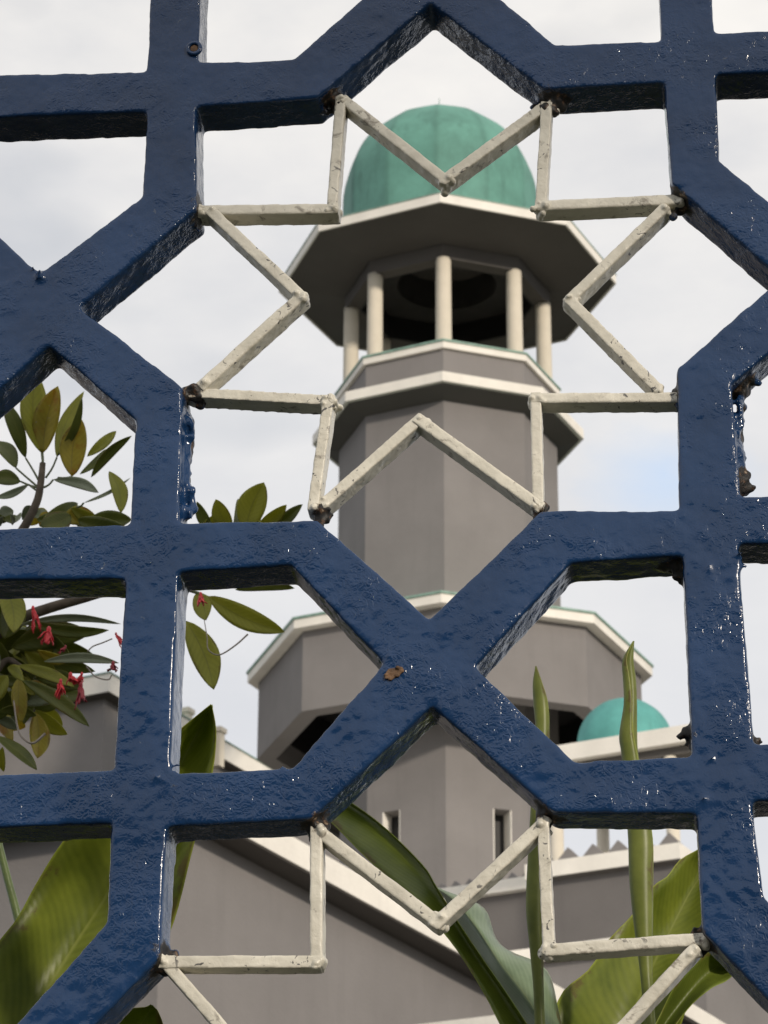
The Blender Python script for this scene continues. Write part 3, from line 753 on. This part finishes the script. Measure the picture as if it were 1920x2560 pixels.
def blade(root, left, mid, right, Y, fold=.03, mat=None, name='leaf', n=34, wav=.004, seed=0):
    """a broad leaf lofted from its two margins and midrib; Y = distance behind the fence along the leaf, base first"""
    r_ = random.Random(seed)
    Yc = crom([(y, 0) for y in Y] if len(Y) > 1 else [(Y[0], 0), (Y[0], 0)], n)
    A, B, D = crom(left, n), crom(mid, n), crom(right, n)
    bm = bmesh.new(); uvl = bm.loops.layers.uv.new('UVMap'); grid = []; us = [-1, -.75, -.5, -.25, 0, .25, .5, .75, 1]
    ph1, ph2 = r_.uniform(0, 6), r_.uniform(0, 6)
    for i in range(n):
        y0 = Yc[i][0]; v = i / (n - 1)
        pm = at_y(*B[i], y0); pl = at_y(*A[i], y0 - fold); pr = at_y(*D[i], y0 - fold)
        row = []
        for u in us:
            e_ = pl if u < 0 else pr; t = abs(u)
            p = pm.lerp(e_, t); p.y += .25 * fold * (t - t * t) * 2
            p.y += wav * t * math.sin(v * 15 + (ph1 if u < 0 else ph2))
            row.append(p - root.location)
        grid.append(row)
    sheet(bm, uvl, grid, us, [i / (n - 1) for i in range(n)])
    me = bpy.data.meshes.new(name); bm.to_mesh(me); bm.free()
    o = link(name, me, mat, root)
    baked(o, [('SOLIDIFY', dict(thickness=.0006, offset=0))])
    o.data.polygons.foreach_set('use_smooth', [True] * len(o.data.polygons))
    return o
G_CANNA = leaf_mat('broad_leaf_green', (.105, .150, .020), (.215, .265, .036), rib=(.25, .30, .06), trans=.42, veins=34, ribw=.03)
G_CANNA2 = leaf_mat('broad_leaf_light', (.140, .185, .020), (.285, .330, .042), rib=(.34, .38, .08), trans=.48, veins=34, ribw=.04)
G_SPEAR = leaf_mat('rolled_leaf_green', (.150, .185, .034), (.31, .35, .075), rib=(.40, .42, .14), trans=.35, veins=4, ribw=.10)
G_UNDER = leaf_mat('broad_leaf_underside', (.16, .23, .13), (.29, .37, .23), rib=(.32, .38, .20), trans=.30, veins=26, ribw=.03)
z5 = lambda *p: [(x / 1.728, 1700 + y / 1.728) for x, y in p]
z6 = lambda *p: [(960 + x / 1.728, 1700 + y / 1.728) for x, y in p]
z8 = lambda *p: [(1150 + x / 2.1545, 2050 + y / 2.1545) for x, y in p]
z7 = lambda *p: [(500 + x / 2.37, 2020 + y / 2.37) for x, y in p]
Z4 = lambda *p: [(1000 + x / 2.242, 1440 + y / 2.242) for x, y in p]
def base_at(x, Y): p = at_y(x, 2800, Y); return (p.x, Y, 0)
def stalk(root, pts, Y, r0, r1, mat, name='stem', n=20, ground=False):
    ps = [at_y(x, y, yy) - root.location for (x, y), yy in zip(pts, Y if isinstance(Y, (list, tuple)) else [Y] * len(pts))]
    if ground: ps = [Vector((ps[0].x * .5, ps[0].y * .5, -root.location.z))] + ps
    cs = [Vector(p) for p in crom([tuple(p) for p in ps], n)]
    bm = bmesh.new(); prev = None
    for i, p in enumerate(cs):
        d = (cs[min(i + 1, n - 1)] - cs[max(i - 1, 0)]).normalized(); a = d.orthogonal().normalized() if prev is None else (prev - d * prev.dot(d)).normalized()
        prev = a; b = d.cross(a); r = r0 + (r1 - r0) * i / (n - 1)
        rg_ = [bm.verts.new(p + (a * math.cos(t) + b * math.sin(t)) * r) for t in (2 * math.pi * k / 10 for k in range(10))]
        if i: 
            for k in range(10): bm.faces.new((last[k], last[(k + 1) % 10], rg_[(k + 1) % 10], rg_[k]))
        last = rg_
    return obj(name, bm, mat, root, True)
STEMG = plain('green_stem', (.10, .14, .035), .4, 40)
# left plant
pl = thing('broad_leaf_plant', 'broad leaved plant with one huge upright leaf behind the left bar, lower left', 'plant', base_at(60, .75))
blade(pl, z5((-260, 1700), (-60, 1230), (70, 1040), (150, 880), (270, 705), (500, 440), (790, 195), (913, 108)),
      z5((20, 1750), (170, 1400), (300, 1180), (455, 940), (600, 690), (720, 480), (850, 230), (915, 108)),
      z5((330, 1750), (500, 1480), (640, 1260), (755, 1035), (840, 710), (905, 450), (935, 240), (917, 108)), [.55, .58, .58, .56, .54], .05, G_CANNA2, seed=3)
stalk(pl, z5((130, 1250), (70, 1000), (30, 850), (-10, 690)), .85, .0055, .0045, STEMG)
blade(pl, z5((300, 1750), (440, 1530), (520, 1445), (600, 1415), (654, 1404)), z5((420, 1750), (520, 1600), (600, 1500), (640, 1440), (656, 1404)),
      z5((600, 1750), (700, 1600), (705, 1500), (685, 1435), (658, 1404)), [.7, .68, .66], .02, G_CANNA2, seed=4)
stalk(pl, z5((60, 2200), (20, 1750)), [.75, .60], .012, .010, STEMG, ground=True)
# centre plant: one long arching leaf folded along its midrib
pc = thing('arching_leaf_plant', 'plant with a long dark arching leaf crossing below the lower blue crossing', 'plant', base_at(1500, .65))
blade(pc, z7((1990, 1560), (1830, 1380), (1690, 1110), (1530, 850), (1390, 680), (1240, 530), (1000, 310), (790, 95), (620, -40), (480, -110), (390, -150)),
      z7((2060, 1500), (1900, 1260), (1780, 1080), (1640, 880), (1500, 660), (1390, 470), (1310, 340), (1080, 115), (880, -20), (660, -150), (400, -160)),
      z7((2075, 1500), (1930, 1270), (1800, 1070), (1660, 870), (1515, 655), (1400, 465), (1318, 332), (1090, 108), (880, -40), (600, -215), (405, -170)), [.65, .66, .68, .72, .78, .84], .02, G_CANNA, seed=5)
blade(pc, z6((690, 1640), (600, 1490), (500, 1330), (420, 1210), (335, 1075), (270, 960), (212, 893)),
      z6((760, 1640), (690, 1500), (610, 1360), (500, 1220), (400, 1070), (310, 960), (214, 893)),
      z6((800, 1640), (752, 1420), (705, 1262), (560, 1180), (480, 1105), (425, 988), (218, 892)), [.68, .70, .74, .80], -.06, G_UNDER, seed=6, wav=.010)
stalk(pc, z6((900, 2500), (800, 1950), (725, 1640)), [.65, .66, .665], .010, .006, STEMG, ground=True)
# right plant: two rolled spears and two open leaves
pr = thing('spear_leaf_plant', 'plant with two tall rolled leaf spears and open yellow green leaves, lower right', 'plant', base_at(1640, .80))
def spear(cen, wid, Y, seed):
    """a leaf still rolled round itself: a tapering tube whose free margin overlaps"""
    n = 44; cs = crom(cen, n); ws = crom([(w_, 0) for w_ in wid], n); bm = bmesh.new(); uvl = bm.loops.layers.uv.new('UVMap'); grid = []
    nu = 19; us = [-1 + 2 * k / (nu - 1) for k in range(nu)]
    for i in range(n):
        p = at_y(*cs[i], Y); r = max(.0006, .5 * ws[i][0] * (p - CAM).dot(FWD) / F); v = i / (n - 1)
        row = []
        for u in us:
            t = u * math.pi * (1.28 - .25 * v) + 1.9 + .8 * math.sin(v * 3 + seed); rr = r * (1 + .16 * u) 
            row.append(p + Vector((rr * math.cos(t), rr * math.sin(t) * .8, 0)) - pr.location)
        grid.append(row)
    sheet(bm, uvl, grid, us, [i / (n - 1) for i in range(n)])
    me = bpy.data.meshes.new('rolled_leaf'); bm.to_mesh(me); bm.free(); o = link('rolled_leaf', me, G_SPEAR, pr)
    baked(o, [('SOLIDIFY', dict(thickness=.0008, offset=0))]); o.data.polygons.foreach_set('use_smooth', [True] * len(o.data.polygons))
spear([(1352, 2760), (1350, 2600), (1346, 2480), (1341, 2380), (1337, 2270), (1340, 2150), (1348, 1980), (1355, 1830), (1352, 1760), (1345, 1710), (1340, 1666)], [26, 24, 22, 30, 42, 40, 36, 32, 34, 24, 2], .60, 0)
spear([(1630, 2760), (1626, 2600), (1616, 2450), (1608, 2330), (1602, 2200), (1600, 2080), (1578, 1900), (1572, 1840), (1577, 1760), (1575, 1700), (1571, 1650), (1584, 1603)], [28, 26, 26, 40, 54, 58, 42, 44, 32, 31, 26, 2], .66, 1.5)
blade(pr, z8((440, 1500), (430, 1260), (490, 1099), (560, 930), (690, 800), (800, 630), (935, 505), (1040, 375), (1115, 310), (1185, 200), (1300, 138), (1420, 90)),
      z8((820, 1520), (860, 1330), (900, 1150), (950, 1000), (1010, 850), (1070, 720), (1130, 600), (1190, 480), (1250, 370), (1320, 270), (1380, 170), (1425, 88)),
      z8((1050, 1520), (1110, 1340), (1160, 1180), (1210, 1050), (1260, 930), (1310, 800), (1350, 690), (1380, 570), (1410, 440), (1430, 320), (1440, 190), (1430, 86)), [.80, .84, .90, .96], .05, G_CANNA2, seed=8, wav=.012)
blade(pr, z8((900, 1500), (980, 1250), (1060, 1080), (1130, 940), (1210, 830), (1290, 740), (1370, 700), (1470, 790)),
      z8((960, 1500), (1020, 1290), (1090, 1120), (1170, 1010), (1260, 900), (1340, 820), (1410, 790), (1488, 826)),
      z8((1020, 1520), (1080, 1320), (1140, 1140), (1230, 1010), (1330, 930), (1400, 880), (1450, 850), (1490, 828)), [.74, .74, .76, .78], .03, G_CANNA, seed=9, wav=.006)
stalk(pr, [(1640, 3200), (1628, 2760)], [.80, .68], .014, .012, STEMG, ground=True)

# ------------------------------------------------------------------ flowering shrub on the left
sh = thing('flowering_shrub', 'leathery leaved shrub with small hanging red flowers behind the fence, at left', 'shrub', base_at(-260, 1.35))
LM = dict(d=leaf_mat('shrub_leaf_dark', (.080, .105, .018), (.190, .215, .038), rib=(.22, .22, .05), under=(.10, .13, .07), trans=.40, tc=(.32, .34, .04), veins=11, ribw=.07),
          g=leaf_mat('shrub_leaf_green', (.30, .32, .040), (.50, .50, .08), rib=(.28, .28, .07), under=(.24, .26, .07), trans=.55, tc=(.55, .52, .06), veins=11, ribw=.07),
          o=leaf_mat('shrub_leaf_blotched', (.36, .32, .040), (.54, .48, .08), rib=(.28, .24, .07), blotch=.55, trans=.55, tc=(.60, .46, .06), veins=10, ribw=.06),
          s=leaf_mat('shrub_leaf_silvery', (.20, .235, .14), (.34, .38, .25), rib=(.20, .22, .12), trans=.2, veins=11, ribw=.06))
fol = {k: (bmesh.new(), ) for k in LM}; FUV = {k: v[0].loops.layers.uv.new('UVMap') for k, v in fol.items()}
YS = 1.35
def leaf(base, tip, wd, kind, arch=.10, pet=None, dz=0., roll=None, tipdy=None):
    """one obovate leaf from its base to its tip (source pixels), wd = apparent width in pixels, bowed along the midrib"""
    bm = fol[kind][0]; uvl = FUV[kind]
    y0 = YS + dz; y1 = y0 + (rng.uniform(-.05, .05) if tipdy is None else tipdy)
    A = at_y(*base, y0); B = at_y(*tip, y1); ax = B - A; Ln = ax.length; ax.normalize()
    vd = (A - CAM).normalized(); side = ax.cross(vd).normalized(); nrm = side.cross(ax).normalized()
    ro = roll if roll is not None else rng.uniform(-.5, .5)
    side2 = side * math.cos(ro) + nrm * math.sin(ro); nr2 = side2.cross(ax)
    hw = .61 * wd * (A - CAM).dot(FWD) / F / max(.35, math.cos(ro)); n = 15; us = [-1, -.66, -.33, 0, .33, .66, 1]; grid = []
    bend = rng.choice((-1, 1)) * arch * Ln
    for i in range(n):
        v = i / (n - 1); wv = max(.015, (math.sin(math.pi * min(1, v ** .86 * 1.0)) ** .78) * (.80 + .32 * v)) if 0 < v < 1 else .012
        c = A + ax * (Ln * v) + nr2 * (bend * math.sin(math.pi * v) * .5) + side2 * (.06 * Ln * math.sin(math.pi * v) * (1 if bend > 0 else -1))
        grid.append([c + side2 * (hw * wv * u) + nr2 * (-hw * .30 * abs(u) * wv) - sh.location for u in us])
    sheet(bm, uvl, grid, us, [i / (n - 1) for i in range(n)])
    if pet: PETS.append(((pet, base), y0))
PETS = []
a = lambda x, y: (x / 3.606, 900 + y / 3.606)
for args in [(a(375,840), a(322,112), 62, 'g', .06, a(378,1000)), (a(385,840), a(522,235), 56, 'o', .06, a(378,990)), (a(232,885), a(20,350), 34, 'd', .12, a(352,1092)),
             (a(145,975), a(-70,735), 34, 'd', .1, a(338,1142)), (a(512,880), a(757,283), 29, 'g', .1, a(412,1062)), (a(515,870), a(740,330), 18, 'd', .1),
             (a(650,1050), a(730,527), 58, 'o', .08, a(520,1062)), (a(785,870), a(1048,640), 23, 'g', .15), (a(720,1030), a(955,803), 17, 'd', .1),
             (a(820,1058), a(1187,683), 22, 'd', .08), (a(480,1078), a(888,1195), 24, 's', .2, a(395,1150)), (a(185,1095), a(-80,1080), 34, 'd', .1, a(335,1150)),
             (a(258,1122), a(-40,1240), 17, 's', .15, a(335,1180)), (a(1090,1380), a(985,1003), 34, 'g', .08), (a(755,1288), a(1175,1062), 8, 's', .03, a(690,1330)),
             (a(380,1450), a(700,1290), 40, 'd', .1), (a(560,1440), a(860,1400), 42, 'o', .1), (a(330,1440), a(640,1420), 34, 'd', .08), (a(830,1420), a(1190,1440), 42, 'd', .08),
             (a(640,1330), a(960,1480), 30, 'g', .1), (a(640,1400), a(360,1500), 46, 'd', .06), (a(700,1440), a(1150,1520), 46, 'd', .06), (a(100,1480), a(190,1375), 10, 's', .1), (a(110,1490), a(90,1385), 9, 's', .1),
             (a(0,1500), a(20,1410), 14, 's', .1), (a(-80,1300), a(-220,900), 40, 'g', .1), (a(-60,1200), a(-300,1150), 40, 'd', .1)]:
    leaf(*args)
b = lambda x, y: (x / 3.19, 1450 + y / 3.19)
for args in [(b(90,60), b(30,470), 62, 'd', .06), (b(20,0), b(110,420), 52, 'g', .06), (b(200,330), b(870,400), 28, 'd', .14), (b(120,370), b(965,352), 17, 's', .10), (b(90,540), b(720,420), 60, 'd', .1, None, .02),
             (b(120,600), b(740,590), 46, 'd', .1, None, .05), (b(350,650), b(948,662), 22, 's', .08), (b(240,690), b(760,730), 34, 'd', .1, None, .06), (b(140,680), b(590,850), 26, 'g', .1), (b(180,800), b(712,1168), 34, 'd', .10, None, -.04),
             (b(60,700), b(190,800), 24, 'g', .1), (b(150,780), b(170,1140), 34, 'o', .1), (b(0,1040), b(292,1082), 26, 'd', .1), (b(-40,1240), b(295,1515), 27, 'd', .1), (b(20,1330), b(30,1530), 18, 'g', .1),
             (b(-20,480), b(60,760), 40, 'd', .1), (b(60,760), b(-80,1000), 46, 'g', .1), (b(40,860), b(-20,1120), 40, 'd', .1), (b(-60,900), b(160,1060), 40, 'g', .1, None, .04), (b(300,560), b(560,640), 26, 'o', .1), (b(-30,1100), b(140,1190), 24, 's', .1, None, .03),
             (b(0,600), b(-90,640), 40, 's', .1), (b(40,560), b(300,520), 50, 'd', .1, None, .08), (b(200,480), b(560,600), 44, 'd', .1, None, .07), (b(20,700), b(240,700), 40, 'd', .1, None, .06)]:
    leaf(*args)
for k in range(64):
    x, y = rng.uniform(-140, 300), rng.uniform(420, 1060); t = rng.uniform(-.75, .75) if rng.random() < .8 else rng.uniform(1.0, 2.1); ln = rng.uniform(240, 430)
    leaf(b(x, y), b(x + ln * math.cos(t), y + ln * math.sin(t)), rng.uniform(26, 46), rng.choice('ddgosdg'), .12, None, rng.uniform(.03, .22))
for k in range(16):
    x, y = rng.uniform(-60, 700), rng.uniform(1420, 1500); t = rng.uniform(-2.6, -.5); ln = rng.uniform(130, 260)
    leaf(a(x, y), a(x + ln * math.cos(t), y + .5 * ln * math.sin(t)), rng.uniform(26, 40), rng.choice('dgods'), .12, None, rng.uniform(.0, .15))
c_ = lambda x, y: (400 + x / 2.765, 1440 + y / 2.765)
for args in [(c_(330,140), c_(862,388), 50, 'g', .08, None, -.05, .15), (c_(180,310), c_(372,785), 62, 'g', .08, None, -.05, .2), (c_(250,120), c_(318,306), 42, 'g', .08), (c_(520,95), c_(930,85), 26, 'd', .1)]:
    leaf(*args)
z3 = lambda x, y: (x / 1.728, 850 + y / 1.728)
for args in [(z3(1060,830), z3(1140,615), 62, 'g', .05, None, 0, .1), (z3(1000,830), z3(932,688), 40, 'g', .05), (z3(1010,830), z3(1028,686), 26, 'd', .05), (z3(1060,840), z3(1095,715), 34, 'g', .05), (z3(1120,800), z3(1238,712), 30, 'g', .05),
             (z3(1190,800), z3(1307,710), 26, 'd', .05), (z3(920,830), z3(850,698), 26, 'd', .05), (z3(860,830), z3(980,765), 30, 'g', .05)]:
    leaf(*args)
for k, (bm_,) in fol.items():
    me = bpy.data.meshes.new('foliage'); bm_.to_mesh(me); bm_.free(); o = link('foliage', me, LM[k], sh)
    baked(o, [('SOLIDIFY', dict(thickness=.0007, offset=0))]); o.data.polygons.foreach_set('use_smooth', [True] * len(o.data.polygons))
BARK = plain('shrub_bark', (.12, .095, .070), .85, 60, .4)
PETM = plain('leaf_stalk', (.14, .16, .08), .5)
for (p0, p1), y0 in PETS: stalk(sh, [p0, ((p0[0] + p1[0]) / 2 + 2, (p0[1] + p1[1]) / 2 + 2), p1], y0, .0017, .0014, PETM, 'petiole', 6)
stalk(sh, [a(160,1600), a(240,1470), a(335,1270), a(368,1100), a(385,930)], YS, .0075, .0045, BARK, 'branch')
stalk(sh, [b(-200,470), b(0,420), b(130,320), b(420,215), b(780,110), b(1000,20), z3(760,880), z3(1000,850)], YS + .02, .0095, .0050, BARK, 'branch')
stalk(sh, [b(-60,760), b(60,640), b(180,700), b(420,800), b(560,850)], YS + .02, .006, .002, BARK, 'branch')
stalk(sh, [b(-200,470), b(-300,800), b(-500,1500)], YS, .012, .016, BARK, 'branch')
stalk(sh, [b(-500,2500), b(-500,1500), b(-300,800), a(160,1600)], YS, .020, .010, BARK, 'trunk', ground=True)
stalk(sh, [c_(60,60), c_(240,110), c_(340,150)], YS, .003, .002, PETM, 'petiole', 8)
stalk(sh, [z3(980,900), z3(1000,830)], YS, .004, .004, BARK, 'branch', 6)
TEN = plain('dry_tendril', (.36, .31, .26), .7)
stalk(sh, [c_(305,300), c_(325,420), c_(335,510), c_(410,545), c_(520,480), c_(608,402)], YS - .06, .0006, .0013, TEN, 'tendril', 24)
stalk(sh, [b(110,960), b(130,1120), b(165,1240), b(260,1302), b(362,1225)], YS - .05, .0010, .0019, TEN, 'tendril', 24)
stalk(sh, [b(700,570), b(740,530), b(820,500), b(895,468)], YS - .05, .0010, .0010, TEN, 'tendril', 12)
stalk(sh, [b(690,690), b(760,770), b(860,795), b(890,760)], YS - .02, .0010, .0010, TEN, 'tendril', 12)
REDF = plain('red_petal', (.72, .045, .055), .45, 60, .3); REDD = plain('dark_red_petal', (.30, .018, .03), .5, 60, .3)
def flower(x, y, w_, h_, mat, n=7):
    """a small hanging bloom: a calyx with ragged petals of different lengths"""
    tl = (rng.uniform(-.45, .45), rng.uniform(-.3, .3)); P = at_y(x, y, YS - .06); s_ = (P - CAM).dot(FWD) / F; bm = bmesh.new(); P = P - sh.location
    blob(bm, P + Vector((0, 0, h_ * s_ * .42)), w_ * s_ * .13, (1, 1, 1.8))
    for k in range(n):
        t = 2 * math.pi * k / n + rng.uniform(-.3, .3); sp = rng.uniform(.15, .55) * w_ * s_; ln = h_ * s_ * rng.uniform(.55, 1.0)
        lean = Vector((tl[0], tl[1], 0)) * h_ * s_; d = Vector((math.cos(t), math.sin(t), rng.uniform(-.3, .5))); q_ = Vector((-math.sin(t), math.cos(t), 0)); top = P + Vector((0, 0, h_ * s_ * .40)); rows = []
        for i in range(6):
            v = i / 5; c = top + lean * v + d * (sp * v ** rng.uniform(1.0, 1.5)) + Vector((rng.gauss(0, .0008), 0, -ln * v)); hw = w_ * s_ * .17 * math.sin(math.pi * (.15 + .72 * v)) * rng.uniform(.8, 1.2)
            rows.append([bm.verts.new(c - q_ * hw + d * hw * .4), bm.verts.new(c), bm.verts.new(c + q_ * hw + d * hw * .4)])
        for r0_, r1_ in zip(rows, rows[1:]):
            for j in range(2): bm.faces.new((r0_[j], r0_[j + 1], r1_[j + 1], r1_[j]))
    o = obj('flower', bm, mat, sh, True); baked(o, [('SOLIDIFY', dict(thickness=.0008, offset=0))])
for (x, y), w_, h_, mt in [(b(258,300), 26, 62, REDF), (b(385,460), 42, 50, REDF), (b(922,490), 17, 48, REDF), (b(480,880), 28, 58, REDF), (b(560,790), 34, 26, REDF),
                           (b(640,930), 36, 72, REDD), (b(650,790), 22, 32, REDF), (b(900,700), 30, 26, REDD), (c_(280,170), 26, 40, REDF), (b(520,560), 18, 22, REDD)]:
    flower(x, y, w_, h_, mt)
